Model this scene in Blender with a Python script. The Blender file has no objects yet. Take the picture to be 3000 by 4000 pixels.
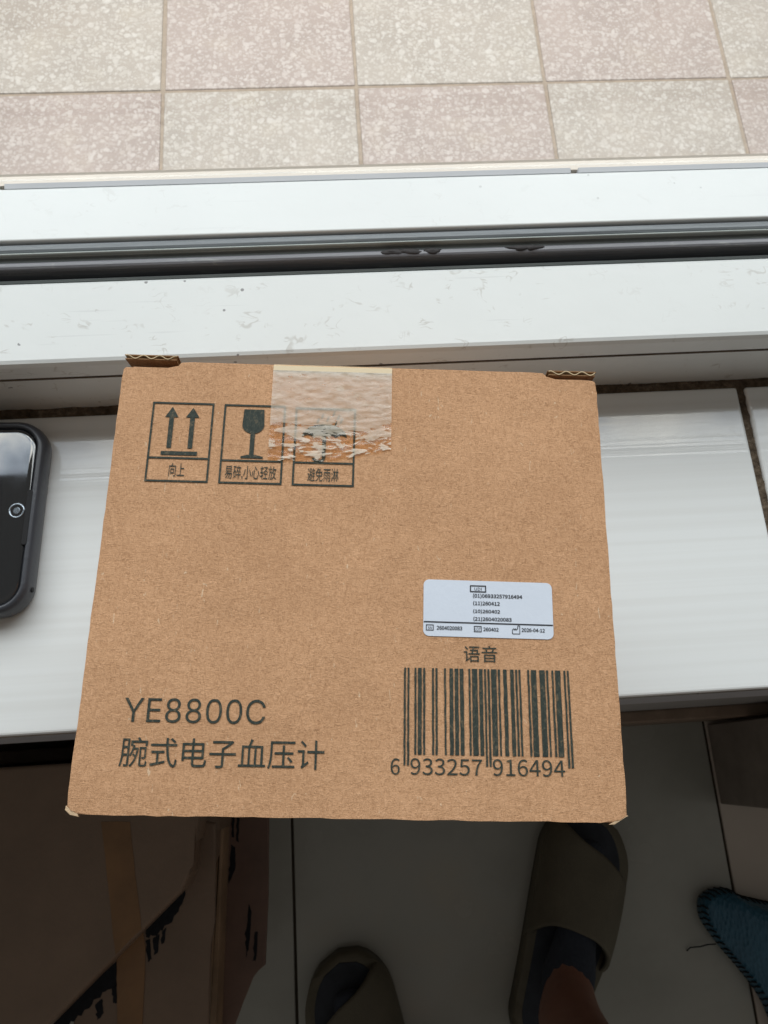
import bpy, bmesh, math, random
from mathutils import Vector, Matrix, noise
random.seed(11)
C = bpy.context.scene.collection
SC = bpy.context.scene

# ------------------------------------------------------------------ camera
# Pixels below are photograph pixels (3000 x 4000). The window frame, the tile joints and the box give the pose.
FPX = 3100.0
CAM_H = 0.305                       # camera height above the sill
AX = Vector((0.99745418, -0.05003513, 0.05080979))     # world X (along the sill) in camera axes (x right, y down, z forward)
AY = Vector((-0.06311336, -0.95109003, 0.30239786))    # world Y (outwards)
AZ = Vector((0.03319417, -0.30483478, -0.95182661))    # world Z (up)

def ray(px, py):
    v = Vector((px - 1500.0, py - 2000.0, FPX))
    return Vector((AX.dot(v), AY.dot(v), AZ.dot(v)))

def at(px, py, z):
    r = ray(px, py)
    t = (z - CAM_H) / r.z
    return Vector((r.x * t, r.y * t, z))

cd = bpy.data.cameras.new('camera')
cam = bpy.data.objects.new('camera', cd)
C.objects.link(cam)
xw = Vector((AX.x, AY.x, AZ.x)); yw = -Vector((AX.y, AY.y, AZ.y)); zw = -Vector((AX.z, AY.z, AZ.z))
M = Matrix((xw, yw, zw)).transposed().to_4x4()
M.translation = Vector((0, 0, CAM_H))
cam.matrix_world = M
cd.sensor_fit = 'VERTICAL'; cd.sensor_height = 24.0; cd.lens = 24.0 * FPX / 4000.0
cd.clip_start = 0.01; cd.clip_end = 60
cd.dof.use_dof = True; cd.dof.focus_distance = 0.178; cd.dof.aperture_fstop = 55.0
SC.camera = cam

# ------------------------------------------------------------------ world, lamp, exposure
w = bpy.data.worlds.new('World'); SC.world = w; w.use_nodes = True
wb = w.node_tree.nodes['Background']
wb.inputs[0].default_value = (1.0, 0.95, 0.87, 1); wb.inputs[1].default_value = 0.155

ld = bpy.data.lights.new('overcast_sky_lamp', 'AREA')
ld.shape = 'RECTANGLE'; ld.size = 4.4; ld.size_y = 2.9; ld.energy = 196.0; ld.color = (1.0, 0.985, 0.955)
lamp = bpy.data.objects.new('overcast_sky_lamp', ld); C.objects.link(lamp)
lamp.location = (0.0, 0.745 + 1.45, 1.6)
ld.use_nodes = True                                  # soft clouds, as the phone's screen mirrors them
lt = ld.node_tree; em = lt.nodes['Emission']
lg = lt.nodes.new('ShaderNodeNewGeometry'); ln = lt.nodes.new('ShaderNodeTexNoise')
ln.inputs['Scale'].default_value = 6.0; ln.inputs['Detail'].default_value = 3.0
lr = lt.nodes.new('ShaderNodeMapRange'); lr.inputs[1].default_value = 0.35; lr.inputs[2].default_value = 0.65
lr.inputs[3].default_value = 0.55; lr.inputs[4].default_value = 1.45
lt.links.new(lg.outputs['Position'], ln.inputs['Vector']); lt.links.new(ln.outputs['Fac'], lr.inputs[0])
lt.links.new(lr.outputs[0], em.inputs['Strength'])
lc = lt.nodes.new('ShaderNodeValToRGB'); lt.links.new(ln.outputs['Fac'], lc.inputs[0]); lt.links.new(lc.outputs[0], em.inputs['Color'])
lc.color_ramp.elements[0].position = 0.38; lc.color_ramp.elements[0].color = (0.80, 0.92, 1.12, 1)
lc.color_ramp.elements[1].position = 0.58; lc.color_ramp.elements[1].color = (1.0, 0.99, 0.97, 1)

vs = SC.view_settings
vs.view_transform = 'Standard'; vs.look = 'None'; vs.exposure = 0.0; vs.gamma = 1.0; vs.use_curve_mapping = False
SC.cycles.max_bounces = 8; SC.cycles.transparent_max_bounces = 16

# ------------------------------------------------------------------ material helpers
def lin(r, g, b):
    f = lambda c: (c / 255 / 12.92) if c / 255 <= 0.04045 else ((c / 255 + 0.055) / 1.055) ** 2.4
    return (f(r), f(g), f(b), 1.0)

class Mat:
    def __init__(s, name, col=(0.5, 0.5, 0.5, 1), rough=0.5, spec=0.5, coord='Object'):
        s.m = bpy.data.materials.new(name); s.m.use_nodes = True
        s.t = s.m.node_tree; s.b = s.t.nodes['Principled BSDF']
        s.b.inputs['Base Color'].default_value = col; s.b.inputs['Roughness'].default_value = rough
        s.b.inputs['Specular IOR Level'].default_value = spec
        if coord == 'World':
            s.co = s.n('ShaderNodeNewGeometry').outputs['Position']
        else:
            s.co = s.n('ShaderNodeTexCoord').outputs[coord]
    def n(s, typ, **kw):
        x = s.t.nodes.new(typ)
        for k, v in kw.items(): setattr(x, k, v)
        return x
    def l(s, a, b): s.t.links.new(a, b)
    def map(s, scale=(1, 1, 1), loc=(0, 0, 0), rot=(0, 0, 0)):
        m = s.n('ShaderNodeMapping'); s.l(s.co, m.inputs['Vector'])
        m.inputs['Scale'].default_value = scale; m.inputs['Location'].default_value = loc; m.inputs['Rotation'].default_value = rot
        return m.outputs[0]
    def noise(s, scale, detail=3, rough=0.5, vec=None, dist=0.0):
        x = s.n('ShaderNodeTexNoise'); s.l(vec or s.co, x.inputs['Vector'])
        x.inputs['Scale'].default_value = scale; x.inputs['Detail'].default_value = detail
        x.inputs['Roughness'].default_value = rough; x.inputs['Distortion'].default_value = dist
        return x.outputs['Fac']
    def voro(s, scale, vec=None, feature='F1', rnd=1.0):
        x = s.n('ShaderNodeTexVoronoi', feature=feature); s.l(vec or s.co, x.inputs['Vector'])
        x.inputs['Scale'].default_value = scale; x.inputs['Randomness'].default_value = rnd
        return x
    def ramp(s, fac, *stops):
        x = s.n('ShaderNodeValToRGB'); s.l(fac, x.inputs[0])
        e = x.color_ramp.elements
        while len(e) < len(stops): e.new(0.5)
        for i, (p, c) in enumerate(stops):
            e[i].position = p; e[i].color = c if len(c) == 4 else (*c, 1)
        return x.outputs[0]
    def rng(s, fac, a, b, c=0.0, d=1.0):
        x = s.n('ShaderNodeMapRange'); s.l(fac, x.inputs[0])
        for i, v in enumerate((a, b, c, d)): x.inputs[i + 1].default_value = v
        return x.outputs[0]
    def mix(s, fac, a, b, mode='MIX'):
        x = s.n('ShaderNodeMix', data_type='RGBA', blend_type=mode)
        for v, i in ((fac, x.inputs[0]), (a, x.inputs[6]), (b, x.inputs[7])):
            if isinstance(v, (int, float)): i.default_value = v
            elif isinstance(v, tuple): i.default_value = v
            else: s.l(v, i)
        return x.outputs[2]
    def math(s, op, a, b=None):
        x = s.n('ShaderNodeMath', operation=op)
        for v, i in ((a, x.inputs[0]), (b, x.inputs[1])):
            if v is None: continue
            if isinstance(v, (int, float)): i.default_value = v
            else: s.l(v, i)
        return x.outputs[0]
    def col(s, v): s.l(v, s.b.inputs['Base Color'])
    def rough(s, v): s.l(v, s.b.inputs['Roughness'])
    def bump(s, h, dist=0.001, strength=1.0):
        x = s.n('ShaderNodeBump'); s.l(h, x.inputs['Height'])
        x.inputs['Distance'].default_value = dist; x.inputs['Strength'].default_value = strength
        s.l(x.outputs[0], s.b.inputs['Normal'])

def plain(name, col, rough=0.5, var=0.12, scale=40, bump=0.0, bscale=300, spec=0.5, coord='Object'):
    m = Mat(name, col, rough, spec, coord)
    lo = tuple(c * (1 - var) for c in col[:3]) + (1,); hi = tuple(min(1, c * (1 + var)) for c in col[:3]) + (1,)
    m.col(m.ramp(m.noise(scale, 4, 0.6), (0.3, lo), (0.7, hi)))
    if bump: m.bump(m.noise(bscale, 4, 0.6), bump)
    return m.m

# --- cardboard: kraft liner with short fibres
def cardboard(name, base, k=1.0):
    m = Mat(name, rough=0.85, spec=0.2)
    c0 = (base[0] * 0.71, base[1] * 0.67, base[2] * 0.63, 1); c1 = (min(1, base[0] * 1.22), base[1] * 1.27, base[2] * 1.34, 1)
    v1 = m.map((1700, 700, 900)); v2 = m.map((680, 1800, 900), rot=(0, 0, 0.5))
    fib = m.math('ADD', m.math('MULTIPLY', m.noise(1.0, 2, 0.6, v1, 1.6), 0.55), m.math('MULTIPLY', m.noise(1.0, 2, 0.6, v2, 1.6), 0.45))
    c = m.ramp(fib, (0.30, c0), (0.50, base), (0.72, c1))
    big = m.ramp(m.noise(24, 5, 0.7), (0.28, (0.86, 0.84, 0.82)), (0.72, (1.06, 1.07, 1.08)))
    c = m.mix(1.0, c, big, 'MULTIPLY')
    pale = m.rng(m.noise(1.0, 1, 0.5, m.map((900, 260, 500), rot=(0, 0, 0.9)), 2.0), 0.73, 0.78, 0, 0.6)
    c = m.mix(pale, c, (0.75, 0.58, 0.40, 1))
    vv = m.voro(190); sp = m.math('MULTIPLY', m.math('LESS_THAN', vv.outputs['Distance'], 0.09), m.math('GREATER_THAN', m.noise(60, 1, 0.5, m.map(loc=(3, 1, 7))), 0.60))
    c = m.mix(m.math('MULTIPLY', sp, 0.25), c, (0.20, 0.09, 0.04, 1))
    m.col(c)
    wv = m.n('ShaderNodeTexWave', bands_direction='X'); m.l(m.co, wv.inputs['Vector'])     # the flutes show faintly through the liner
    wv.inputs['Scale'].default_value = 85; wv.inputs['Distortion'].default_value = 1.5; wv.inputs['Detail'].default_value = 1.0
    hgt = m.math('ADD', fib, m.math('MULTIPLY', m.noise(180, 3), 0.6))
    hgt = m.math('ADD', hgt, m.math('MULTIPLY', wv.outputs['Fac'], 0.30))
    hgt = m.math('ADD', hgt, m.math('MULTIPLY', m.noise(38, 2), 4.0))                      # shallow dents
    m.bump(hgt, 0.00030 * k, 0.9)
    return m.m

KRAFT = (0.570, 0.322, 0.176, 1)
MT = {}
MT['card'] = cardboard('kraft_cardboard', KRAFT)
MT['card_shaded'] = cardboard('kraft_cardboard_shaded', (0.30, 0.17, 0.085, 1))  # darker kraft for the tabs: shade behind the lid put into the colour
MT['flute'] = plain('kraft_flute_edge', (0.55, 0.42, 0.26, 1), 0.9, 0.2, 600)
MT['torn'] = plain('torn_paper', (0.60, 0.43, 0.27, 1), 0.9, 0.15, 500, 0.0002, 900)

# --- ink printed on the kraft liner: lets a little fibre through
m = Mat('green_black_ink', rough=0.7, spec=0.25)
fib = m.noise(1.0, 3, 0.65, m.map((1300, 800, 900)), 1.2)
m.col(m.ramp(fib, (0.28, (0.022, 0.030, 0.025)), (0.55, (0.042, 0.052, 0.043)), (0.72, (0.14, 0.11, 0.07))))
m.bump(fib, 0.0002, 0.6)
MT['ink'] = m.m
MT['label_ink'] = plain('label_ink', (0.012, 0.013, 0.02, 1), 0.5)
MT['sticker'] = plain('sticker_paper', (0.66, 0.71, 0.80, 1), 0.38, 0.02, 60, 0.00004, 500)

# --- packing tape: clear where it grips, milky where it does not
TLEN = 0.0222
m = Mat('packing_tape', (0.80, 0.77, 0.70, 1), 0.25, 0.5)
sep = m.n('ShaderNodeSeparateXYZ'); m.l(m.co, sep.inputs[0])
v = m.rng(sep.outputs['Y'], 0.0, -TLEN)                       # 0 at the folded end, 1 at the cut end
mot = m.noise(1.0, 4, 0.6, m.map((190, 560, 1)), 0.8)
fine = m.noise(1.0, 3, 0.6, m.map((420, 1100, 1)), 1.0)
grip = m.rng(v, 0.52, 0.78, 0.17, -0.025)                     # towards the cut end the glue has gripped
milky = m.rng(m.math('ADD', mot, grip), 0.49, 0.525)
body = m.rng(fine, 0.3, 0.7, 0.30, 0.44)
hi = m.rng(m.noise(1.0, 4, 0.6, m.map((120, 330, 1), (5, 2, 0))), 0.58, 0.70, 0, 0.30)
rim = m.math('ADD', m.rng(v, 0.10, 0.0, 0, 0.22), m.rng(v, 0.6, 0.85, 0, 0.22))
alpha = m.math('MINIMUM', m.math('MULTIPLY', milky, m.math('ADD', m.math('ADD', body, hi), rim)), 0.92)
m.col(m.mix(fine, (0.74, 0.62, 0.45, 1), (0.88, 0.81, 0.70, 1)))
m.bump(m.math('ADD', mot, m.math('MULTIPLY', fine, 0.4)), 0.0004, 0.32)
tr = m.n('ShaderNodeBsdfTransparent'); tr.inputs[0].default_value = (0.95, 0.84, 0.70, 1)
gl = m.n('ShaderNodeBsdfGlossy'); gl.inputs['Roughness'].default_value = 0.15
mx0 = m.n('ShaderNodeMixShader'); mx0.inputs[0].default_value = 0.05; m.l(tr.outputs[0], mx0.inputs[1]); m.l(gl.outputs[0], mx0.inputs[2])
mx = m.n('ShaderNodeMixShader'); m.l(alpha, mx.inputs[0]); m.l(mx0.outputs[0], mx.inputs[1]); m.l(m.b.outputs[0], mx.inputs[2])
m.l(mx.outputs[0], m.t.nodes['Material Output'].inputs['Surface'])
MT['tape'] = m.m
m = Mat('packing_tape_fold', (0.66, 0.52, 0.32, 1), 0.3); MT['tape_fold'] = m.m

# --- white painted aluminium with dirt and scratches
def paint(name, base, dirt):
    m = Mat(name, base, 0.32, 0.45, 'World')
    c = m.ramp(m.noise(9, 4, 0.6), (0.3, tuple(x * 0.94 for x in base[:3])), (0.7, base[:3]))
    if dirt:
        # short curved scuffs: thin contour lines of a noise, kept only in scattered spots
        area = m.rng(m.noise(120, 2, 0.5, m.map(loc=(2, 5, 1))), 0.57, 0.64)
        zone = m.rng(m.noise(14, 2, 0.5, m.map(loc=(7, 3, 1))), 0.36, 0.56)
        l1 = m.rng(m.math('ABSOLUTE', m.math('SUBTRACT', m.noise(95, 2, 0.6, None, 0.6), 0.5)), 0.022, 0.006)
        l2 = m.rng(m.math('ABSOLUTE', m.math('SUBTRACT', m.noise(1.0, 2, 0.6, m.map((60, 170, 60), (4, 4, 4), (0, 0, 0.5)), 0.8), 0.5)), 0.018, 0.005)
        d = m.math('MULTIPLY', m.math('MULTIPLY', m.math('MAXIMUM', l1, l2), area), zone)
        c = m.mix(m.math('MULTIPLY', d, 0.34 * dirt), c, (0.24, 0.19, 0.13, 1))
        vv = m.voro(110); sp = m.math('MULTIPLY', m.math('LESS_THAN', vv.outputs['Distance'], 0.075), m.math('GREATER_THAN', m.noise(35, 1, 0.5, m.map(loc=(9, 1, 4))), 0.58))
        c = m.mix(m.math('MULTIPLY', sp, 0.8 * dirt), c, (0.12, 0.11, 0.11, 1))
        line = m.rng(m.noise(1.0, 2, 0.5, m.map((16, 500, 60), rot=(0, 0, -0.18))), 0.70, 0.74)
        c = m.mix(m.math('MULTIPLY', line, 0.16 * dirt), c, (0.30, 0.30, 0.30, 1))
    m.col(c)
    m.bump(m.noise(160, 2), 0.0002, 0.4)
    return m.m
MT['frame'] = paint('white_frame_paint', (0.69, 0.705, 0.69, 1), 1.0)
MT['sash'] = paint('white_sash_paint', (0.78, 0.80, 0.79, 1), 0.30)
MT['cream_frame'] = paint('cream_frame_lip', (0.60, 0.53, 0.455, 1), 0.4)
MT['mirror_strip'] = plain('grey_reflection_strip', (0.66, 0.68, 0.71, 1), 0.4, 0.05, 20)  # flat grey that stands in for a reflection under the glass
MT['slot'] = plain('dark_track', (0.018, 0.014, 0.014, 1), 0.7, 0.3, 30)
MT['line'] = plain('dirty_groove', (0.10, 0.075, 0.055, 1), 0.9, 0.3, 90)

def rubber(name, base, dusty):
    m = Mat(name, base, 0.42, 0.5, 'World')
    st = m.noise(1.0, 4, 0.6, m.map((14, 900, 900)))
    c = m.ramp(st, (0.3, tuple(x * 0.7 for x in base[:3])), (0.7, tuple(x * 1.3 for x in base[:3])))
    du = m.rng(m.noise(1.0, 4, 0.7, m.map((60, 400, 400)), 1.0), 0.58, 0.70, 0, dusty)
    m.col(m.mix(du, c, (0.36, 0.37, 0.34, 1)))
    m.bump(m.noise(1.0, 4, 0.7, m.map((90, 500, 500)), 1.0), 0.0003, 0.4)
    return m.m
MT['rubber'] = rubber('grey_rubber', (0.175, 0.192, 0.205, 1), 0.3)
MT['rubber_dark'] = rubber('dark_rubber', (0.125, 0.14, 0.138, 1), 0.2)
MT['rubber_worn'] = rubber('cracked_rubber', (0.175, 0.175, 0.19, 1), 0.5)
MT['rubber_pale'] = rubber('dusty_rubber_bead', (0.42, 0.46, 0.44, 1), 0.5)

# --- window glass: clear, mirrors a little more at a slant
m = Mat('window_glass')
tr = m.n('ShaderNodeBsdfTransparent'); tr.inputs[0].default_value = (0.97, 0.985, 0.98, 1)
gl = m.n('ShaderNodeBsdfGlossy'); gl.inputs['Roughness'].default_value = 0.005
fr = m.n('ShaderNodeFresnel'); bf = m.n('ShaderNodeNewGeometry')
m.l(m.rng(bf.outputs['Backfacing'], 0, 1, 1.5, 1 / 1.5), fr.inputs['IOR'])       # the same mirror strength on both faces of the pane
mx = m.n('ShaderNodeMixShader'); m.l(fr.outputs[0], mx.inputs[0]); m.l(tr.outputs[0], mx.inputs[1]); m.l(gl.outputs[0], mx.inputs[2])
m.l(mx.outputs[0], m.t.nodes['Material Output'].inputs['Surface'])
MT['glass'] = m.m

# --- glazed sill tile with fine ripples along the sill
m = Mat('glazed_sill_tile', (0.72, 0.74, 0.73, 1), 0.07, 0.5, 'World')
rip = m.noise(1.0, 2, 0.5, m.map((2.0, 300, 1)), 0.1)
rip2 = m.noise(1.0, 2, 0.5, m.map((9, 900, 1)), 0.2)
c = m.ramp(rip, (0.32, (0.70, 0.71, 0.70)), (0.60, (0.735, 0.75, 0.745)))
spk = m.voro(60); sp = m.math('MULTIPLY', m.math('LESS_THAN', spk.outputs['Distance'], 0.05), m.math('GREATER_THAN', m.noise(30, 1), 0.56))
c = m.mix(m.math('MULTIPLY', sp, 0.6), c, (0.22, 0.20, 0.18, 1))
m.col(c); m.rough(m.rng(m.noise(18, 3), 0.3, 0.7, 0.03, 0.07))
m.bump(m.math('ADD', m.math('MULTIPLY', rip, 0.8), m.math('MULTIPLY', rip2, 0.12)), 0.0005, 0.10)
MT['sill_tile'] = m.m

m = Mat('dirty_grout', rough=0.95, spec=0.1, coord='World')
g = m.noise(260, 5, 0.75)
m.col(m.ramp(g, (0.3, (0.055, 0.040, 0.028)), (0.55, (0.16, 0.12, 0.085)), (0.75, (0.32, 0.26, 0.19))))
m.bump(g, 0.003, 1.0)
MT['grout'] = m.m

# --- terrazzo floor tiles outside
def terrazzo(name, base, chipA, chipB):
    m = Mat(name, rough=0.55, spec=0.3, coord='World')
    warp = m.n('ShaderNodeTexNoise'); m.l(m.co, warp.inputs['Vector']); warp.inputs['Scale'].default_value = 70
    add = m.n('ShaderNodeVectorMath', operation='MULTIPLY_ADD'); m.l(warp.outputs['Color'], add.inputs[0])
    add.inputs[1].default_value = (0.012, 0.012, 0); m.l(m.co, add.inputs[2])
    c = m.ramp(m.noise(7, 4, 0.6), (0.3, tuple(x * 0.90 for x in base[:3])), (0.7, tuple(min(1, x * 1.06) for x in base[:3])))
    for sc, amt, thr in ((200, 0.6, 0.62), (64, 0.8, 0.48), (92, 0.75, 0.55), (130, 0.7, 0.6)):
        sv = m.n('ShaderNodeVectorMath', operation='ADD'); m.l(add.outputs[0], sv.inputs[0]); sv.inputs[1].default_value = (sc * 0.37, sc * 0.11, 0)
        v = m.voro(sc, sv.outputs[0])
        sh = m.n('ShaderNodeSeparateColor'); m.l(v.outputs['Color'], sh.inputs[0])
        size = m.rng(sh.outputs[0], 0.0, 1.0, -0.12, thr)
        mask = m.rng(m.math('SUBTRACT', size, v.outputs['Distance']), -0.015, 0.03, 0, amt)
        cc = m.mix(sh.outputs[1], chipA, chipB)
        c = m.mix(mask, c, cc)
    dk = m.rng(m.noise(240, 3, 0.6), 0.60, 0.75, 0, 0.30)
    c = m.mix(dk, c, tuple(x * 0.62 for x in base[:3]) + (1,))
    yel = m.rng(m.noise(11, 3, 0.5, m.map(loc=(4, 2, 0))), 0.55, 0.75, 0, 0.15)
    c = m.mix(yel, c, (0.56, 0.47, 0.34, 1))
    m.col(c)
    m.bump(m.noise(150, 4), 0.0015, 0.4)
    return m.m
MT['terr_cream'] = terrazzo('terrazzo_cream', (0.420, 0.360, 0.307, 1), (0.605, 0.553, 0.50, 1), (0.475, 0.418, 0.36, 1))
MT['terr_pink'] = terrazzo('terrazzo_pink', (0.405, 0.325, 0.284, 1), (0.59, 0.522, 0.477, 1), (0.458, 0.376, 0.334, 1))
MT['terr_grout'] = plain('terrace_grout', (0.36, 0.285, 0.22, 1), 0.95, 0.15, 60, 0.001, 300, 0.1, 'World')

# --- room
m = Mat('grey_floor_tile', rough=0.16, spec=0.4, coord='World')
n1 = m.noise(5, 5, 0.6)
m.col(m.ramp(n1, (0.3, (0.33, 0.335, 0.30)), (0.55, (0.40, 0.405, 0.37)), (0.75, (0.43, 0.41, 0.35))))
m.rough(m.rng(m.noise(9, 4), 0.3, 0.7, 0.10, 0.30))
MT['floor_tile'] = m.m
MT['floor_beige'] = plain('beige_floor_tile', (0.52, 0.46, 0.40, 1), 0.25, 0.06, 5, coord='World')
MT['floor_grout'] = plain('floor_grout', (0.045, 0.035, 0.022, 1), 0.9, 0.4, 60, coord='World')
MT['wall'] = plain('parapet_plaster', (0.42, 0.41, 0.40, 1), 0.8, 0.08, 12, 0.001, 120)
MT['edge_tile'] = plain('grey_sill_edge', (0.46, 0.48, 0.52, 1), 0.4, 0.08, 14)
MT['skirt'] = plain('brown_skirting', (0.26, 0.19, 0.14, 1), 0.5, 0.2, 30, 0.0006, 90)
MT['cabinet'] = plain('grey_brown_board', (0.27, 0.235, 0.205, 1), 0.6, 0.2, 18, 0.0006, 60)
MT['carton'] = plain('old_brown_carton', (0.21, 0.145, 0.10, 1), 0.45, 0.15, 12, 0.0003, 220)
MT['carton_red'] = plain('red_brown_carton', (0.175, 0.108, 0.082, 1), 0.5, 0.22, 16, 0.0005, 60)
MT['backing'] = plain('black_backing_cloth', (0.010, 0.012, 0.016, 1), 0.95, 0.3, 200)
MT['tan'] = plain('tan_patch', (0.30, 0.20, 0.12, 1), 0.6, 0.25, 25)
MT['orange'] = plain('orange_brown_tape', (0.24, 0.125, 0.048, 1), 0.35, 0.2, 25)
MT['khaki'] = plain('khaki_foam', (0.125, 0.112, 0.078, 1), 0.65, 0.1, 30, 0.0005, 400)
MT['insole'] = plain('navy_insole', (0.035, 0.042, 0.055, 1), 0.8, 0.2, 60)
MT['sock'] = plain('navy_sock', (0.040, 0.050, 0.070, 1), 0.95, 0.15, 200, 0.0006, 900)
m = Mat('skin', (0.30, 0.145, 0.100, 1), 0.5, 0.4)
m.col(m.ramp(m.noise(30, 4), (0.3, (0.27, 0.122, 0.085)), (0.7, (0.33, 0.165, 0.115))))
m.b.inputs['Subsurface Weight'].default_value = 0.12; m.b.inputs['Subsurface Radius'].default_value = (0.012, 0.005, 0.003)
m.bump(m.noise(500, 3), 0.0003, 0.5)
MT['skin'] = m.m
m = Mat('blue_pebbled_leather', rough=0.35, spec=0.5)
vv = m.voro(260, m.map((1, 0.45, 1), rot=(0, 0, 0.7)))
m.col(m.ramp(m.noise(16, 4), (0.3, (0.022, 0.095, 0.160)), (0.7, (0.036, 0.145, 0.225))))
m.bump(vv.outputs['Distance'], 0.0016, 0.9)
MT['blue'] = m.m
MT['thread'] = plain('black_thread', (0.012, 0.016, 0.018, 1), 0.9)

# --- phone
m = Mat('phone_glass', (0.008, 0.009, 0.011, 1), 0.025, 0.5)
m.b.inputs['IOR'].default_value = 2.1
m.rough(m.rng(m.noise(45, 4, 0.7), 0.35, 0.75, 0.01, 0.06))
MT['screen'] = m.m
MT['case'] = plain('grey_black_case', (0.042, 0.045, 0.054, 1), 0.33, 0.15, 30, 0.0001, 500)
MT['hole'] = plain('black_hole', (0.004, 0.004, 0.005, 1), 0.8)
m = Mat('lens_ring', (0.30, 0.34, 0.38, 1), 0.12); m.b.inputs['Metallic'].default_value = 0.8; MT['ring'] = m.m

# ------------------------------------------------------------------ object helpers
def link(o, parent=None):
    C.objects.link(o)
    if parent: o.parent = parent
    return o

def obj(name, bm, mat, parent=None, smooth=False):
    me = bpy.data.meshes.new(name)
    bmesh.ops.recalc_face_normals(bm, faces=bm.faces)
    bm.to_mesh(me); bm.free()
    for p in me.polygons: p.use_smooth = smooth
    me.materials.append(MT[mat] if isinstance(mat, str) else mat)
    return link(bpy.data.objects.new(name, me), parent)

def tag(o, label, cat=None, group=None, kind=None):
    o['label'] = label
    if cat: o['category'] = cat
    if group: o['group'] = group
    if kind: o['kind'] = kind
    return o

def thing(name, label, cat, loc=(0, 0, 0), rz=0.0, kind=None):
    o = bpy.data.objects.new(name, None); o.empty_display_size = 0.02
    o.location = loc; o.rotation_euler = (0, 0, rz)
    link(o); return tag(o, label, cat, kind=kind)

def box(bm, x0, x1, y0, y1, z0, z1, bev=0.0, seg=2):
    r = bmesh.ops.create_cube(bm, size=1.0)
    for v in r['verts']:
        v.co = Vector((x0 + (v.co.x + .5) * (x1 - x0), y0 + (v.co.y + .5) * (y1 - y0), z0 + (v.co.z + .5) * (z1 - z0)))
    if bev:
        es = list({e for v in r['verts'] for e in v.link_edges})
        bmesh.ops.bevel(bm, geom=es, offset=bev, segments=seg, affect='EDGES', profile=0.5)
    return bm

def prism(bm, pts, z0, z1, bev=0.0, seg=2):
    """closed outline in XY, extruded from z0 up to z1"""
    a = [bm.verts.new((p[0], p[1], z0)) for p in pts]; b = [bm.verts.new((p[0], p[1], z1)) for p in pts]
    n = len(pts)
    bm.faces.new(a[::-1]); top = bm.faces.new(b)
    for i in range(n): bm.faces.new((a[i], a[(i + 1) % n], b[(i + 1) % n], b[i]))
    if bev:
        bmesh.ops.bevel(bm, geom=list(top.edges), offset=bev, segments=seg, affect='EDGES', profile=0.5)
    return bm

def extrude_x(bm, prof, x0, x1, closed=True):
    """profile in YZ swept along X"""
    a = [bm.verts.new((x0, p[0], p[1])) for p in prof]; b = [bm.verts.new((x1, p[0], p[1])) for p in prof]
    n = len(prof)
    for i in range(n if closed else n - 1): bm.faces.new((a[i], a[(i + 1) % n], b[(i + 1) % n], b[i]))
    if closed: bm.faces.new(a[::-1]); bm.faces.new(b)
    return bm

def arc(cx, cy, rx, ry, a0, a1, n):
    return [(cx + rx * math.cos(math.radians(a0 + (a1 - a0) * i / n)), cy + ry * math.sin(math.radians(a0 + (a1 - a0) * i / n))) for i in range(n + 1)]

def rrect(x0, x1, y0, y1, r, n=8):
    return arc(x1 - r, y1 - r, r, r, 0, 90, n) + arc(x0 + r, y1 - r, r, r, 90, 180, n) + arc(x0 + r, y0 + r, r, r, 180, 270, n) + arc(x1 - r, y0 + r, r, r, 270, 360, n)

def tube(bm, pts, rad, n=8):
    rings = []
    for i, p in enumerate(pts):
        p = Vector(p); d = (Vector(pts[min(i + 1, len(pts) - 1)]) - Vector(pts[max(i - 1, 0)])).normalized()
        u = d.cross(Vector((0, 0, 1)) if abs(d.z) < .9 else Vector((1, 0, 0))).normalized(); q = d.cross(u)
        r = rad[i] if isinstance(rad, (list, tuple)) else rad
        rings.append([bm.verts.new(p + u * r * math.cos(2 * math.pi * k / n) + q * r * math.sin(2 * math.pi * k / n)) for k in range(n)])
    for a, b in zip(rings, rings[1:]):
        for k in range(n): bm.faces.new((a[k], a[(k + 1) % n], b[(k + 1) % n], b[k]))
    bm.faces.new(rings[0][::-1]); bm.faces.new(rings[-1])
    return bm

def homography(src, dst):
    """8 unknowns from four point pairs (Gauss elimination)"""
    A = []
    for (x, y), (u, v) in zip(src, dst):
        A.append([x, y, 1, 0, 0, 0, -u * x, -u * y, u]); A.append([0, 0, 0, x, y, 1, -v * x, -v * y, v])
    n = 8
    for i in range(n):
        p = max(range(i, n), key=lambda r: abs(A[r][i])); A[i], A[p] = A[p], A[i]
        A[i] = [a / A[i][i] for a in A[i]]
        for r in range(n):
            if r != i:
                f = A[r][i]; A[r] = [a - f * b for a, b in zip(A[r], A[i])]
    h = [A[i][8] for i in range(n)]
    def f(x, y):
        d = h[6] * x + h[7] * y + 1
        return ((h[0] * x + h[1] * y + h[2]) / d, (h[3] * x + h[4] * y + h[5]) / d)
    return f

# ------------------------------------------------------------------ the setting: levels
Z_FLOOR = -0.873
Z_TERR = -1.005
Y_FRONT = 0.0184      # front edge of the sill
Y_BACK = 0.1455       # back edge of the sill tiles
Y_FRAME = 0.1500      # front face of the window frame
Z_FRAME = 0.0365

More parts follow.
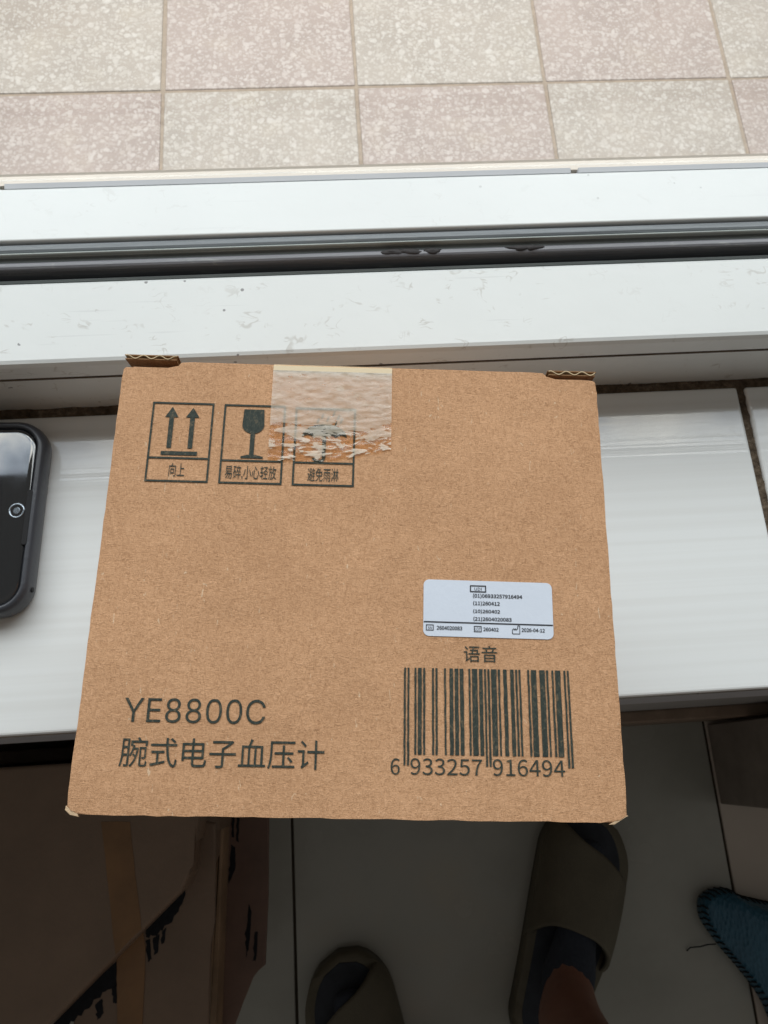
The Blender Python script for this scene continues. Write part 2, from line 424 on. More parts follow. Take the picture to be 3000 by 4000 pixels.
# terrace floor, tile by tile
bm = bmesh.new(); box(bm, -6, 6, 0.25, 9.0, Z_TERR - 0.06, Z_TERR - 0.003)
terrace = tag(obj('terrace_floor', bm, 'terr_grout'), 'terrace floor of cream and pink terrazzo tiles outside the window', kind='structure')
bm = bmesh.new(); box(bm, -0.1962, 0.1962, -0.1962, 0.1962, -0.02, 0.0, 0.0022, 2)
tile_me = {}
for i in range(-3, 5):
    for j in range(-2, 4):
        k = 'terr_pink' if (i + j) % 2 == 0 else 'terr_cream'
        if k not in tile_me:
            b2 = bm.copy(); t = obj('tile', b2, k, terrace); tile_me[k] = t.data
        else:
            t = link(bpy.data.objects.new('tile', tile_me[k]), terrace)
        t.location = (-0.329 + 0.4 * i + 0.2 + random.uniform(-0.0007, 0.0007), 1.551 + 0.4 * j + random.uniform(-0.0007, 0.0007), Z_TERR + random.uniform(-0.0006, 0.0006))
        t.rotation_euler = (0, 0, random.uniform(-0.004, 0.004))
bm.free()

# room floor
bm = bmesh.new(); box(bm, -3.2, 3.2, -3.4, 0.12, Z_FLOOR - 0.06, Z_FLOOR - 0.003)
floor = tag(obj('floor', bm, 'floor_grout'), 'grey tiled room floor in shade below the sill', kind='structure')
bm = bmesh.new(); box(bm, -0.2982, 0.2982, -0.2982, 0.2982, -0.02, 0, 0.0012, 2)
ft = None
for i in range(-2, 3):
    for j in range(-2, 1):
        if ft is None: t = ft = obj('tile', bm, 'floor_tile', floor)
        else: t = link(bpy.data.objects.new('tile', ft.data), floor)
        t.location = (0.2075 + 0.6 * i, -0.16 + 0.6 * j, Z_FLOOR)
        if i == 1:                                     # the row right of the joint is a warmer beige
            t.data = t.data.copy(); t.data.materials[0] = MT['floor_beige']

# parapet wall under the sill, with its skirting
bm = bmesh.new(); box(bm, -2.4, 2.4, 0.046, 0.234, Z_TERR - 0.05, -0.081)
wall = tag(obj('parapet_wall', bm, 'wall'), 'low wall carrying the window sill', kind='structure')
bm = bmesh.new(); box(bm, -2.4, 2.4, 0.030, 0.0462, Z_FLOOR, Z_FLOOR + 0.12, 0.003)
obj('skirting_board', bm, 'skirt', wall)

# window sill: glazed tiles on a mortar bed
bm = bmesh.new(); box(bm, -1.2, 1.2, Y_FRONT + 0.0015, 0.234, -0.080, -0.0105)
sill = tag(obj('window_sill', bm, 'edge_tile'), 'white glazed tile window sill carrying the box and the phone', kind='structure')
JX = 0.174
for x0, x1 in ((JX - 0.8, JX - 0.0017), (JX + 0.0017, JX + 0.8)):
    bm = bmesh.new(); box(bm, x0, x1, Y_FRONT, Y_BACK, -0.0105, 0.0, 0.0012, 3)
    obj('tile', bm, 'sill_tile', sill)
bm = bmesh.new()
nx, ny = 420, 5                                                   # lumpy dirty joint along the frame
g = [[bm.verts.new((-0.62 + 1.24 * i / nx, Y_BACK - 0.0006 + 0.0075 * j / ny, -0.0016 + 0.0016 * noise.noise(Vector((i * 0.21, j * 0.8, 0))) + 0.0008 * noise.noise(Vector((i * 0.9, j, 4))))) for j in range(ny + 1)] for i in range(nx + 1)]
for i in range(nx):
    for j in range(ny): bm.faces.new((g[i][j], g[i + 1][j], g[i + 1][j + 1], g[i][j + 1]))
obj('grout_joint', bm, 'grout', sill, True)
bm = bmesh.new(); nx = 120
g = [[bm.verts.new((JX - 0.0022 + 0.0044 * j / 4 + 0.0005 * noise.noise(Vector((i * 0.3, 3, 1))), Y_FRONT + 0.002 + (Y_BACK - Y_FRONT - 0.002) * i / nx, -0.0014 + 0.0012 * noise.noise(Vector((i * 0.35, j * 0.8, 9))))) for j in range(5)] for i in range(nx + 1)]
for i in range(nx):
    for j in range(4): bm.faces.new((g[i][j], g[i + 1][j], g[i + 1][j + 1], g[i][j + 1]))
obj('grout_joint', bm, 'grout', sill, True)

# ------------------------------------------------------------------ the window
win = thing('window', 'white aluminium window with grey rubber gasket and glass, its lower rail along the sill', 'window', (0, 0.15, 0))
def wpart(name, prof, mat, x0=-1.1, x1=1.1, smooth=False):
    bm = bmesh.new(); extrude_x(bm, prof, x0, x1); o = obj(name, bm, mat, win, smooth); o.location = (0, -0.15, 0); return o
yf = Y_FRAME
wpart('lower_frame', [(yf, -0.0103), (yf, 0.0248), (yf, 0.0258)] + [(yf - 0.0006, 0.0262), (yf - 0.0006, 0.0345)] +
      [(yf + 0.0003, 0.0360), (yf + 0.0016, Z_FRAME)] + [(0.1835, Z_FRAME + 0.0002), (0.1850, 0.0355), (0.1852, 0.030), (0.1852, -0.0103)], 'frame')
wpart('frame_groove', [(yf - 0.0009, 0.0250), (yf - 0.0009, 0.0258), (yf + 0.001, 0.0258), (yf + 0.001, 0.0250)], 'line')
wpart('frame_lip', [(0.1853, 0.020), (0.1853, 0.0358), (0.1860, 0.0362), (0.1866, 0.0355), (0.1866, 0.020)], 'rubber_dark')
wpart('track', [(0.1866, 0.0), (0.1866, 0.010), (0.1906, 0.010), (0.1906, 0.0)], 'slot')
wpart('gasket_lower', [(0.1905, 0.010), (0.1903, 0.0366), (0.1906, 0.0375), (0.1913, 0.0379), (0.1926, 0.0379), (0.1934, 0.0373), (0.1936, 0.010)], 'rubber_worn')
wpart('gasket_step', [(0.1937, 0.020), (0.1937, 0.0362), (0.1941, 0.0365), (0.1953, 0.0368), (0.1957, 0.0370), (0.1957, 0.020)], 'rubber_dark')
wpart('gasket_bead', [(0.1958, 0.022), (0.1958, 0.0390)] + arc(0.1961, 0.0391, 0.0003, 0.0003, 180, 0, 5) + [(0.1964, 0.022)], 'rubber_pale')
wpart('gasket_upper', [(0.1965, 0.022), (0.1965, 0.0384), (0.1970, 0.0390), (0.1978, 0.0394), (0.1996, 0.0395), (0.2004, 0.0388), (0.2005, 0.022)], 'rubber')
for px, py, ln_ in ((1530, 985, 0.0055), (1600, 982, 0.006), (1690, 979, 0.004), (2030, 968, 0.006), (2085, 966, 0.005)):
    q = at(px, py, 0.0380); bm = bmesh.new()
    bmesh.ops.create_icosphere(bm, subdivisions=3, radius=1.0)
    for v in bm.verts:
        k = 1 + 0.35 * noise.noise(v.co * 1.7 + Vector((px * .01, 0, 0)))
        v.co = Vector((q.x + v.co.x * ln_ * k, q.y - 0.15 + v.co.y * 0.0014 * k, 0.0372 + v.co.z * 0.0013 * k))
    obj('sealant_lump', bm, 'slot', win, True)
wpart('sash_rail', [(0.2014, 0.010), (0.2014, 0.0392)] + arc(0.2022, 0.0394, 0.0008, 0.0008, 180, 90, 4) + [(0.2252, 0.0402), (0.2260, 0.0396), (0.2260, 0.010)], 'sash')
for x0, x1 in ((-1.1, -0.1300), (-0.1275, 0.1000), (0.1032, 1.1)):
    wpart('reflection_strip', [(0.2261, 0.014), (0.2261, 0.0400), (0.2280, 0.0406), (0.2283, 0.014)], 'mirror_strip', x0, x1)  # solid strips imitating the reflection at the foot of the pane
wpart('outer_frame', [(0.2284, 0.005), (0.2284, 0.0390), (0.2336, 0.0380), (0.2343, 0.0386), (0.2350, 0.0378), (0.2350, 0.005)], 'cream_frame')
bm = bmesh.new(); box(bm, -1.1, 1.1, 0.2288, 0.2318, 0.0385, 1.42)
o = obj('glass_pane', bm, 'glass', win); o.location = (0, -0.15, 0)

# ------------------------------------------------------------------ the cardboard box
Z_TOP = 0.140
QUAD = [(485, 1441), (2329, 1477), (2449, 3218), (252, 3178)]             # outer corners of its top in the photograph
P = [at(x, y, Z_TOP) for x, y in QUAD]
BW = ((P[1] - P[0]).length + (P[2] - P[3]).length) / 2; BD = ((P[2] - P[1]).length + (P[3] - P[0]).length) / 2
ctr = sum(P, Vector()) / 4
e = (P[1] - P[0] + P[2] - P[3]); ang = math.atan2(e.y, e.x); e2 = (P[0] - P[3] + P[1] - P[2]); ang2 = math.atan2(-e2.x, e2.y)
BANG = (ang + ang2) / 2
carton = thing('cardboard_box', 'brown kraft cardboard box with dark green print and white sticker, standing on the sill', 'box', (ctr.x, ctr.y, 0.0), BANG)
W2, D2 = BW / 2, BD / 2
LOC = homography(QUAD, [(-W2, D2), (W2, D2), (W2, -D2), (-W2, -D2)])       # photograph pixel -> box top

TH = 0.0015
def wall_panel(name, x0, x1, y0, y1):
    bm = bmesh.new(); box(bm, x0, x1, y0, y1, 0.0, Z_TOP - TH, 0.0004, 2)
    return obj(name, bm, 'card', carton)
g = 0.0006
wall_panel('front_panel', -W2 + g, W2 - g, -D2 + g, -D2 + g + TH)
wall_panel('back_panel', -W2 + 0.014, W2 - 0.0125, D2 - g - TH, D2 - g)
wall_panel('side_panel', -W2 + g, -W2 + g + TH, -D2 + g + TH, D2 - g - TH - 0.0005)
wall_panel('side_panel', W2 - g - TH, W2 - g, -D2 + g + TH, D2 - g - TH - 0.0005)
bm = bmesh.new(); box(bm, -W2 + 0.0025, W2 - 0.0025, -D2 + 0.0025, D2 - 0.0025, 0.0002, 0.0017)
obj('bottom_panel', bm, 'card', carton)

# lid: outline with the two notches at the back, clipped front corners; slightly uneven edges
nl, nr = LOC(690, 1450)[0], LOC(2140, 1470)[0]
out = []
def run(a, b, n, j):
    for i in range(n):
        t = i / n
        out.append((a[0] + (b[0] - a[0]) * t + random.uniform(-j, j), a[1] + (b[1] - a[1]) * t + random.uniform(-j, j)))
run((-W2 + 0.0018, -D2), (W2 - 0.0028, -D2), 40, 0.00011)
run((W2 - 0.0028, -D2), (W2, -D2 + 0.0011), 2, 0.0)
run((W2, -D2 + 0.0011), (W2, D2 - 0.0006), 36, 0.00009)
run((W2, D2 - 0.0006), (W2 - 0.0006, D2), 2, 0)
run((W2 - 0.0006, D2), (nr, D2), 6, 0.00003)
run((nr, D2), (nr - 0.0010, D2 + 0.0016), 3, 0)
run((nr - 0.0010, D2 + 0.0016), (nl + 0.0010, D2 + 0.0016), 30, 0.00004)
run((nl + 0.0010, D2 + 0.0016), (nl, D2), 3, 0)
run((nl, D2), (-W2 + 0.0006, D2), 6, 0.00003)
run((-W2 + 0.0006, D2), (-W2, D2 - 0.0006), 2, 0)
run((-W2, D2 - 0.0006), (-W2, -D2 + 0.0014), 36, 0.00009)
run((-W2, -D2 + 0.0014), (-W2 + 0.0018, -D2), 2, 0)
bm = bmesh.new(); prism(bm, out, Z_TOP - TH, Z_TOP, 0.00045, 3)
bmesh.ops.triangulate(bm, faces=[f for f in bm.faces if len(f.verts) > 4])
lid = obj('lid', bm, 'card', carton, False)

# folded pale tips at the front corners
for sx, pts in ((-1, [(-W2 - 0.0002, -D2 + 0.0016), (-W2 - 0.0003, -D2 + 0.0008), (-W2 + 0.0008, -D2 - 0.0001), (-W2 + 0.0024, -D2 - 0.0004), (-W2 + 0.0022, -D2 + 0.0003), (-W2 + 0.0009, -D2 + 0.0007)]),
                (1, [(W2 + 0.0003, -D2 + 0.0013), (W2 - 0.0009, -D2 + 0.0012), (W2 - 0.0028, -D2 + 0.0001), (W2 - 0.0036, -D2 - 0.0004), (W2 - 0.0026, -D2 - 0.0004), (W2 - 0.0012, -D2 + 0.0005)])):
    bm = bmesh.new(); prism(bm, pts, Z_TOP - 0.0012, Z_TOP - 0.0001, 0.0001, 1)
    obj('worn_corner', bm, 'torn', carton)

# corrugated tab ends behind the notches
def tab(x0, x1, lean, depth):
    yb = D2 + depth; t = 0.0012; zt = Z_TOP + 0.0001; zb = Z_TOP - 0.016
    root = None
    def sheet(y, th, xa, xb, mat, name, par):
        bm = bmesh.new()
        vs_ = []
        for (xx, zz) in ((xa + lean[0], zb), (xb + lean[1], zb), (xb, zt), (xa, zt)):
            vs_.append([bm.verts.new((xx, y + dy, zz)) for dy in (0, th)])
        f = lambda *i: bm.faces.new(i)
        a = [q[0] for q in vs_]; b = [q[1] for q in vs_]
        bm.faces.new(a); bm.faces.new(b[::-1])
        for i in range(4): bm.faces.new((a[i], a[(i + 1) % 4], b[(i + 1) % 4], b[i]))
        return obj(name, bm, mat, par)
    front = sheet(yb - t, 0.00022, x0, x1, 'card_shaded', 'tab', carton)
    sheet(yb - 0.00022, 0.00022, x0 - 0.0002, x1 + 0.0003, 'card_shaded', 'liner', front)
    bm = bmesh.new(); n = 64; a = []
    for i in range(n + 1):
        x = x0 + (x1 - x0) * i / n
        yy = yb - t / 2 + (t / 2 - 0.00018) * math.sin(2 * math.pi * (x - x0) / 0.0037 + 0.8)
        a.append((x, yy))
    prev = None
    for x, yy in a:
        cur = [bm.verts.new((x, yy + s * 0.00012, z)) for s in (-1, 1) for z in (zb, zt + 0.0002)]
        if prev:
            p, q = prev, cur
            bm.faces.new((p[1], q[1], q[3], p[3])); bm.faces.new((p[0], q[0], q[1], p[1])); bm.faces.new((p[2], p[3], q[3], q[2]))
        prev = cur
    obj('fluting', bm, 'flute', front)
x_a = LOC(492, 1395)[0]; x_b = LOC(686, 1398)[0]
tab(-W2 + 0.0002, nl - 0.0002, (0.0016, -0.0004), 0.0031)
tab(nr + 0.0002, W2 - 0.0001, (0.0002, -0.0004), 0.0022)

# --- print helpers (thin ink sheets on the lid)
ZI = Z_TOP + 0.00016
def flat(name, polys, mat, parent, z=ZI):
    bm = bmesh.new()
    for pts in polys:
        try: bm.faces.new([bm.verts.new((p[0], p[1], z)) for p in pts])
        except ValueError: pass
    o = obj(name, bm, mat, parent)
    return o

def rect(u0, u1, v0, v1): return [(u0, v0), (u1, v0), (u1, v1), (u0, v1)]

try:
    SANS = bpy.data.fonts.load(bpy.utils.system_resource('DATAFILES', path='fonts') + '/Inter.woff2')     # Blender's own sans
    HUMAN = bpy.data.fonts.load(bpy.utils.system_resource('DATAFILES', path='fonts') + '/Noto Sans CJK Regular.woff2')
except Exception:
    SANS = HUMAN = None
def lettering(text, u0, u1, v0, v1, mat, parent, z=ZI, name='lettering', bold=0.0, font=None):
    """text outline as a flat mesh, fitted into the rectangle it fills in the photograph"""
    cu = bpy.data.curves.new('text', 'FONT'); cu.body = text; cu.fill_mode = 'FRONT'; cu.offset = bold; cu.resolution_u = 4
    if font: cu.font = font
    to = bpy.data.objects.new('text', cu); C.objects.link(to)
    dg = bpy.context.evaluated_depsgraph_get()
    me = bpy.data.meshes.new_from_object(to.evaluated_get(dg))
    bpy.data.objects.remove(to); bpy.data.curves.remove(cu)
    xs = [v.co.x for v in me.vertices]; ys = [v.co.y for v in me.vertices]
    if not xs: return None
    ax, bx, ay, by = min(xs), max(xs), min(ys), max(ys)
    for v in me.vertices:
        v.co = Vector((u0 + (v.co.x - ax) / (bx - ax) * (u1 - u0) + 0.00003 * noise.noise(Vector((v.co.x * 9, v.co.y * 9, 0))),
                       v0 + (v.co.y - ay) / (by - ay) * (v1 - v0) + 0.00003 * noise.noise(Vector((v.co.x * 9, v.co.y * 9, 5))), z))
    me.materials.clear(); me.materials.append(MT[mat]); me.name = name
    return link(bpy.data.objects.new(name, me), parent)

def span(F, l, r, t, b):
    """left, right, top, bottom points in the photograph -> rectangle on the surface"""
    return F(*l)[0], F(*r)[0], F(*b)[1], F(*t)[1]

# model number, product name, voice mark
lettering('YE8800C', *span(LOC, (486, 2725), (1026, 2790), (500, 2724), (575, 2821)), 'ink', lid, bold=-0.002, font=SANS)
lettering('腕式电子血压计', *span(LOC, (457, 2985), (1256, 2936), (537, 2878), (652, 2996)), 'ink', lid, bold=0.0)
lettering('语音', *span(LOC, (1803, 2575), (1935, 2545), (1830, 2521), (1830, 2585)), 'ink', lid, bold=0.0)

# barcode: every bar of the thirteen digits
CODE = '6933257916494'
Lc = ['0001101', '0011001', '0010011', '0111101', '0100011', '0110001', '0101111', '0111011', '0110111', '0001011']
Rc = [''.join('1' if c == '0' else '0' for c in s) for s in Lc]; Gc = [s[::-1] for s in Rc]
PAR = ['LLLLLL', 'LLGLGG', 'LLGGLG', 'LLGGGL', 'LGLLGG', 'LGGLLG', 'LGGGLL', 'LGLGLG', 'LGLGGL', 'LGGLGL']
bits = '101' + ''.join((Lc if p == 'L' else Gc)[int(c)] for c, p in zip(CODE[1:7], PAR[int(CODE[0])])) + '01010' + ''.join(Rc[int(c)] for c in CODE[7:]) + '101'
u0, u1, vb, vt = span(LOC, (1569, 2620), (2216, 2620), (1569, 2607), (1640, 2948))
vg = LOC(1575, 2990)[1]
mod = (u1 - u0) / 95
code = bpy.data.objects.new('barcode', None); code.empty_display_size = 0.01; link(code, lid)
i = 0
while i < 95:
    if bits[i] == '1':
        j = i
        while j < 95 and bits[j] == '1': j += 1
        guard = i < 3 or 45 <= i < 50 or i >= 92
        a, b = u0 + (i - 0.06) * mod, u0 + (j + 0.06) * mod
        n = 14; v0_ = vg if guard else vb
        lft = [(a + random.uniform(-1, 1) * 0.00005, v0_ + (vt - v0_) * k / n) for k in range(n + 1)]
        rgt = [(b + random.uniform(-1, 1) * 0.00005, v0_ + (vt - v0_) * k / n) for k in range(n + 1)]
        bm = bmesh.new()
        lv = [bm.verts.new((*p, ZI)) for p in lft]; rv = [bm.verts.new((*p, ZI)) for p in rgt]
        for k in range(n): bm.faces.new((lv[k], rv[k], rv[k + 1], lv[k + 1]))
        obj('bar', bm, 'ink', code)
        i = j
    else: i += 1
lettering('6', *span(LOC, (1514, 2990), (1550, 2990), (1530, 2962), (1530, 3026)), 'ink', lid, font=HUMAN)
lettering('933257', *span(LOC, (1591, 2990), (1873, 2990), (1700, 2963), (1700, 3028)), 'ink', lid, font=HUMAN)
lettering('916494', *span(LOC, (1915, 2990), (2200, 3000), (2060, 2968), (2060, 3034)), 'ink', lid, font=HUMAN)

# handling marks
def c1(x, y): return LOC(450 + x / 1.4426, 1350 + y / 1.4426)
def mark(name, tl, tr, br, bl, dv):
    a, b, c, d = c1(*tl), c1(*tr), c1(*br), c1(*bl)
    U0, U1 = (a[0] + d[0]) / 2, (b[0] + c[0]) / 2; V1, V0 = (a[1] + b[1]) / 2, (c[1] + d[1]) / 2
    t = 0.00043; VD = c1(*dv)[1]
    o = flat(name, [rect(U0, U1, V1 - t, V1), rect(U0, U1, V0, V0 + t), rect(U0, U0 + t, V0 + t, V1 - t), rect(U1 - t, U1, V0 + t, V1 - t), rect(U0 + t, U1 - t, VD - t / 2, VD + t / 2)], 'ink', lid)
    return o
m1 = mark('handling_mark', (215, 325), (556, 337), (517, 780), (163, 772), (360, 642))
m2 = mark('handling_mark', (612, 337), (956, 345), (930, 790), (576, 780), (765, 655))
m3 = mark('handling_mark', (1012, 348), (1350, 362), (1335, 798), (985, 790), (1170, 664))
polys = []
for tip, base, hl, hr in (((322, 355), (302, 585), (283, 412), (358, 415)), ((437, 360), (420, 588), (397, 414), (473, 417))):
    T, B, L_, R_ = c1(*tip), c1(*base), c1(*hl), c1(*hr)
    cx = (T[0] + B[0]) / 2; hw = (R_[0] - L_[0]) / 2; sw = 0.00052
    polys += [[(cx - hw, L_[1]), (cx + hw, L_[1]), (cx, T[1])], rect(cx - sw, cx + sw, B[1], L_[1] - 0.00002)]
a, b = c1(255, 612), c1(458, 614)
polys.append(rect(a[0], b[0], a[1] - 0.0005, a[1] + 0.0004))
flat('arrows', polys, 'ink', m1)
tl, tr, bt = c1(723, 366), c1(842, 367), c1(778, 502)
gx = (tl[0] + tr[0]) / 2 - 0.0001; gw = (tr[0] - tl[0]) / 2; gv = c1(778, 455)[1]
bowl = [(gx + gw * 0.94, tl[1]), (gx - gw * 0.94, tl[1])] + arc(gx, gv, gw * 1.02, gv - bt[1], 180, 360, 16)
f0, f1 = c1(700, 632), c1(825, 634)
flat('goblet', [bowl, rect(gx - 0.0005, gx + 0.0005, f0[1] + 0.00052, bt[1] + 0.00001), [(f0[0], f0[1] - 0.0003), (f1[0], f0[1] - 0.0003), (f1[0], f0[1] + 0.0001), (gx + 0.0009, f0[1] + 0.0005), (gx - 0.0009, f0[1] + 0.0005), (f0[0], f0[1] + 0.0001)]], 'ink', m2)
l, r, pk = c1(1045, 517), c1(1297, 520), c1(1175, 446)
um = (l[0] + r[0]) / 2; uw = (r[0] - l[0]) / 2; uh = pk[1] - l[1]
canopy = arc(um, l[1], uw, uh, 0, 180, 20)
n_sc = 4
for k in range(n_sc):
    xa = um - uw + 2 * uw * k / n_sc; xb = um - uw + 2 * uw * (k + 1) / n_sc
    canopy += [(xa + (xb - xa) * t, l[1] + uh * 0.17 * math.sin(math.pi * t)) for t in (0.25, 0.5, 0.75)] + ([(xb, l[1])] if k < n_sc - 1 else [])
sb = c1(1167, 632)[1]
hook = arc(um - 0.0011, sb, 0.0015, 0.0013, 360, 190, 10) + arc(um - 0.0011, sb, 0.0008, 0.0007, 190, 360, 10)
drops = []
for x, y in ((1135, 425), (1190, 415), (1225, 385), (1250, 405), (1235, 442), (1265, 425), (1160, 400)):
    q = c1(x, y); drops.append([(q[0] - .0003, q[1] - .0006), (q[0] + .0001, q[1] - .0006), (q[0] + .0004, q[1] + .0006), (q[0] + .0001, q[1] + .0006)])
flat('umbrella', [canopy, rect(um - 0.0004, um + 0.0004, sb + 0.00002, l[1] - 0.00002), hook] + drops, 'ink', m3)
def sp1(l, r, t, b): return span(c1, (l, (t + b) / 2), (r, (t + b) / 2), ((l + r) / 2, t), ((l + r) / 2, b))
lettering('向上', *sp1(300, 388, 670, 745), 'ink', m1, bold=0.0)
lettering('易碎,小心轻放', *sp1(612, 900, 682, 760), 'ink', m2, bold=0.0)
lettering('避免雨淋', *sp1(1075, 1250, 692, 768), 'ink', m3, bold=0.0)

# white sticker
SQ = [(1647, 2262), (2149.7, 2275), (2158.8, 2497), (1644, 2482.4)]
sp_ = [LOC(*q) for q in SQ]
sw_ = (math.dist(sp_[0], sp_[1]) + math.dist(sp_[3], sp_[2])) / 2; sh_ = (math.dist(sp_[0], sp_[3]) + math.dist(sp_[1], sp_[2])) / 2
bm = bmesh.new(); prism(bm, rrect(-sw_ / 2, sw_ / 2, -sh_ / 2, sh_ / 2, 0.0012), 0.0, 0.00012, 0.00003, 1)
stk = obj('sticker', bm, 'sticker', carton); stk['label'] = 'white rounded paper sticker with black lettering'
stk.location = (sum(p[0] for p in sp_) / 4, sum(p[1] for p in sp_) / 4, Z_TOP + 0.00004)
stk.rotation_euler = (0, 0, math.atan2(sp_[1][1] - sp_[0][1] + sp_[2][1] - sp_[3][1], sp_[1][0] - sp_[0][0] + sp_[2][0] - sp_[3][0]))
SL = homography([(130, 88), (1520, 125), (1545, 738), (122, 698)], [(-sw_ / 2, sh_ / 2), (sw_ / 2, sh_ / 2), (sw_ / 2, -sh_ / 2), (-sw_ / 2, -sh_ / 2)])
ZS = 0.00022
def stext(s, l, r, t, b, bold=0.007): lettering(s, *span(SL, (l, (t + b) / 2), (r, (t + b) / 2), ((l + r) / 2, t), ((l + r) / 2, b)), 'label_ink', stk, ZS, bold=bold, font=HUMAN)
def sframe(l, r, t, b, th, name='symbol_frame'):
    a0, a1, b0, b1 = span(SL, (l, (t + b) / 2), (r, (t + b) / 2), ((l + r) / 2, t), ((l + r) / 2, b))
    flat(name, [rect(a0, a1, b1 - th, b1), rect(a0, a1, b0, b0 + th), rect(a0, a0 + th, b0 + th, b1 - th), rect(a1 - th, a1, b0 + th, b1 - th)], 'label_ink', stk, ZS)
sframe(630, 805, 153, 227, 0.00022); stext('UDI', 678, 756, 176, 209, 0.0)
stext('(01)06933257916494', 662, 1198, 246, 300); stext('(11)260412', 664, 953, 324, 378)
stext('(10)260402', 664, 956, 412, 462); stext('(21)2604020083', 666, 1082, 496, 549)
yv = SL(830, 564)[1]
flat('rule', [rect(-sw_ / 2 + 0.0001, sw_ / 2 - 0.0001, yv - 0.00012, yv + 0.00012)], 'label_ink', stk, ZS)
sframe(152, 235, 576, 640, 0.00014); stext('SN', 172, 216, 597, 626, 0.0); stext('2604020083', 268, 544, 594, 636)
sframe(672, 755, 592, 658, 0.00014); stext('LOT', 682, 744, 610, 645, 0.0); stext('260402', 773, 940, 610, 650)
q0 = SL(1092, 676); q1 = SL(1170, 590); hh = q1[1] - q0[1]; ww = q1[0] - q0[0]; th = 0.00013
pth = [(0, 0), (0, .5), (.22, .66), (.25, .45), (.45, .66), (.48, .45), (.7, .62), (.74, 1), (1, 1), (1, 0), (0, 0)]
pl = []
for (ax_, ay_), (bx_, by_) in zip(pth, pth[1:]):
    A_ = Vector((q0[0] + ax_ * ww, q0[1] + ay_ * hh)); B_ = Vector((q0[0] + bx_ * ww, q0[1] + by_ * hh)); d_ = (B_ - A_).normalized(); nn = Vector((-d_.y, d_.x)) * th / 2
    pl.append([tuple(A_ + nn), tuple(A_ - nn), tuple(B_ - nn), tuple(B_ + nn)])
flat('maker_symbol', pl, 'label_ink', stk, ZS)
stext('2026-04-12', 1190, 1444, 618, 658)

# packing tape over the back edge
ta, tb, tc, td = LOC(1054, 1454), LOC(1520, 1462), LOC(1530, 1726), LOC(1052, 1799)
tu0, tu1 = (ta[0] + td[0]) / 2, (tb[0] + tc[0]) / 2
tape = bpy.data.objects.new('packing_tape', None)
bm = bmesh.new(); nx, ny = 70, 60
def cut(s): return TLEN - max(0, s - 0.5) * 0.0066 + 0.0004 * noise.noise(Vector((s * 14, 2, 0)))
Vt = LOC(1290, 1456)[1]
g = []
for i in range(nx + 1):
    s = i / nx; L_ = cut(s); rowv = []
    for j in range(ny + 1):
        t = j / ny
        rowv.append(bm.verts.new(((tu1 - tu0) * (s - .5), -L_ * t, 0.00006 * (1 + noise.noise(Vector((s * 9, t * 22, 1)))))))
    g.append(rowv)
for i in range(nx):
    for j in range(ny): bm.faces.new((g[i][j], g[i + 1][j], g[i + 1][j + 1], g[i][j + 1]))
tp = obj('packing_tape', bm, 'tape', carton, True)
tp['label'] = 'clear packing tape, milky where it has not stuck'
tp.location = ((tu0 + tu1) / 2, Vt, Z_TOP + 0.00030)
prof = [(Vt, Z_TOP + 0.00034), (D2 + 0.0012, Z_TOP + 0.00030), (D2 + 0.0019, Z_TOP - 0.0004), (D2 + 0.0021, Z_TOP - 0.0020), (D2 + 0.0022, Z_TOP - 0.03)]
bm = bmesh.new(); extrude_x(bm, prof, tu0, tu1, False)
obj('tape_fold', bm, 'tape_fold', tp).location = tuple(-c for c in tp.location)

# ------------------------------------------------------------------ the phone
PA = math.radians(-2.6)
ph = thing('mobile_phone', 'black mobile phone in a dark grey case lying on the white sill', 'phone', (-0.1962, 0.1036, 0.0), PA)
PL, PW = 0.158, 0.0788
px0, px1, py0, py1 = -PL / 2, PL / 2, -PW / 2, PW / 2
ZC = 0.0108
def ring_stack(bm, rings):
    """rings: (inset, z) loops of the same rounded outline, skinned"""
    prev = None
    for ins, z, R in rings:
        cur = [bm.verts.new((x, y, z)) for x, y in rrect(px0 + ins, px1 - ins, py0 + ins, py1 - ins, R, 10)]
        if prev:
            n = len(cur)
            for k in range(n): bm.faces.new((prev[k], prev[(k + 1) % n], cur[(k + 1) % n], cur[k]))
        else: bm.faces.new(cur[::-1])
        prev = cur
    return prev
bm = bmesh.new()
last = ring_stack(bm, [(0.0028, 0.0002, 0.0095), (0.0010, 0.0009, 0.0112), (0.0002, 0.0028, 0.012), (0.0, 0.0058, 0.0122), (0.0004, 0.0085, 0.012), (0.0013, 0.0102, 0.0111), (0.0022, 0.0107, 0.0102), (0.0030, 0.0106, 0.0094), (0.0034, 0.0098, 0.009), (0.0034, 0.0088, 0.009)])
bm.faces.new(last)
case = obj('case', bm, 'case', ph, True)
bm = bmesh.new()
last = ring_stack(bm, [(0.0037, 0.0088, 0.0088), (0.0037, 0.0094, 0.0088), (0.0042, 0.0099, 0.0083), (0.0050, 0.0101, 0.0075), (0.0058, 0.01015, 0.0067)])
bm.faces.new(last)
scr = obj('screen', bm, 'screen', ph, True)
for p_ in scr.data.polygons:
    if len(p_.vertices) > 6: p_.use_smooth = False
inv = Matrix.Rotation(-PA, 3, 'Z')
def ploc(px, py, z):
    v = at(px, py, z) - Vector(ph.location); v.z = 0
    v = inv @ v; return v.x, v.y
cx, cy = ploc(65, 1995, 0.0102)
bm = bmesh.new()
R0, r0 = 0.0027, 0.00042; n1_, n2_ = 32, 8
vv_ = [[bm.verts.new((cx + (R0 + r0 * math.cos(b * 2 * math.pi / n2_)) * math.cos(a * 2 * math.pi / n1_), cy + (R0 + r0 * math.cos(b * 2 * math.pi / n2_)) * math.sin(a * 2 * math.pi / n1_), 0.0102 + 0.8 * r0 * math.sin(b * 2 * math.pi / n2_))) for b in range(n2_)] for a in range(n1_)]
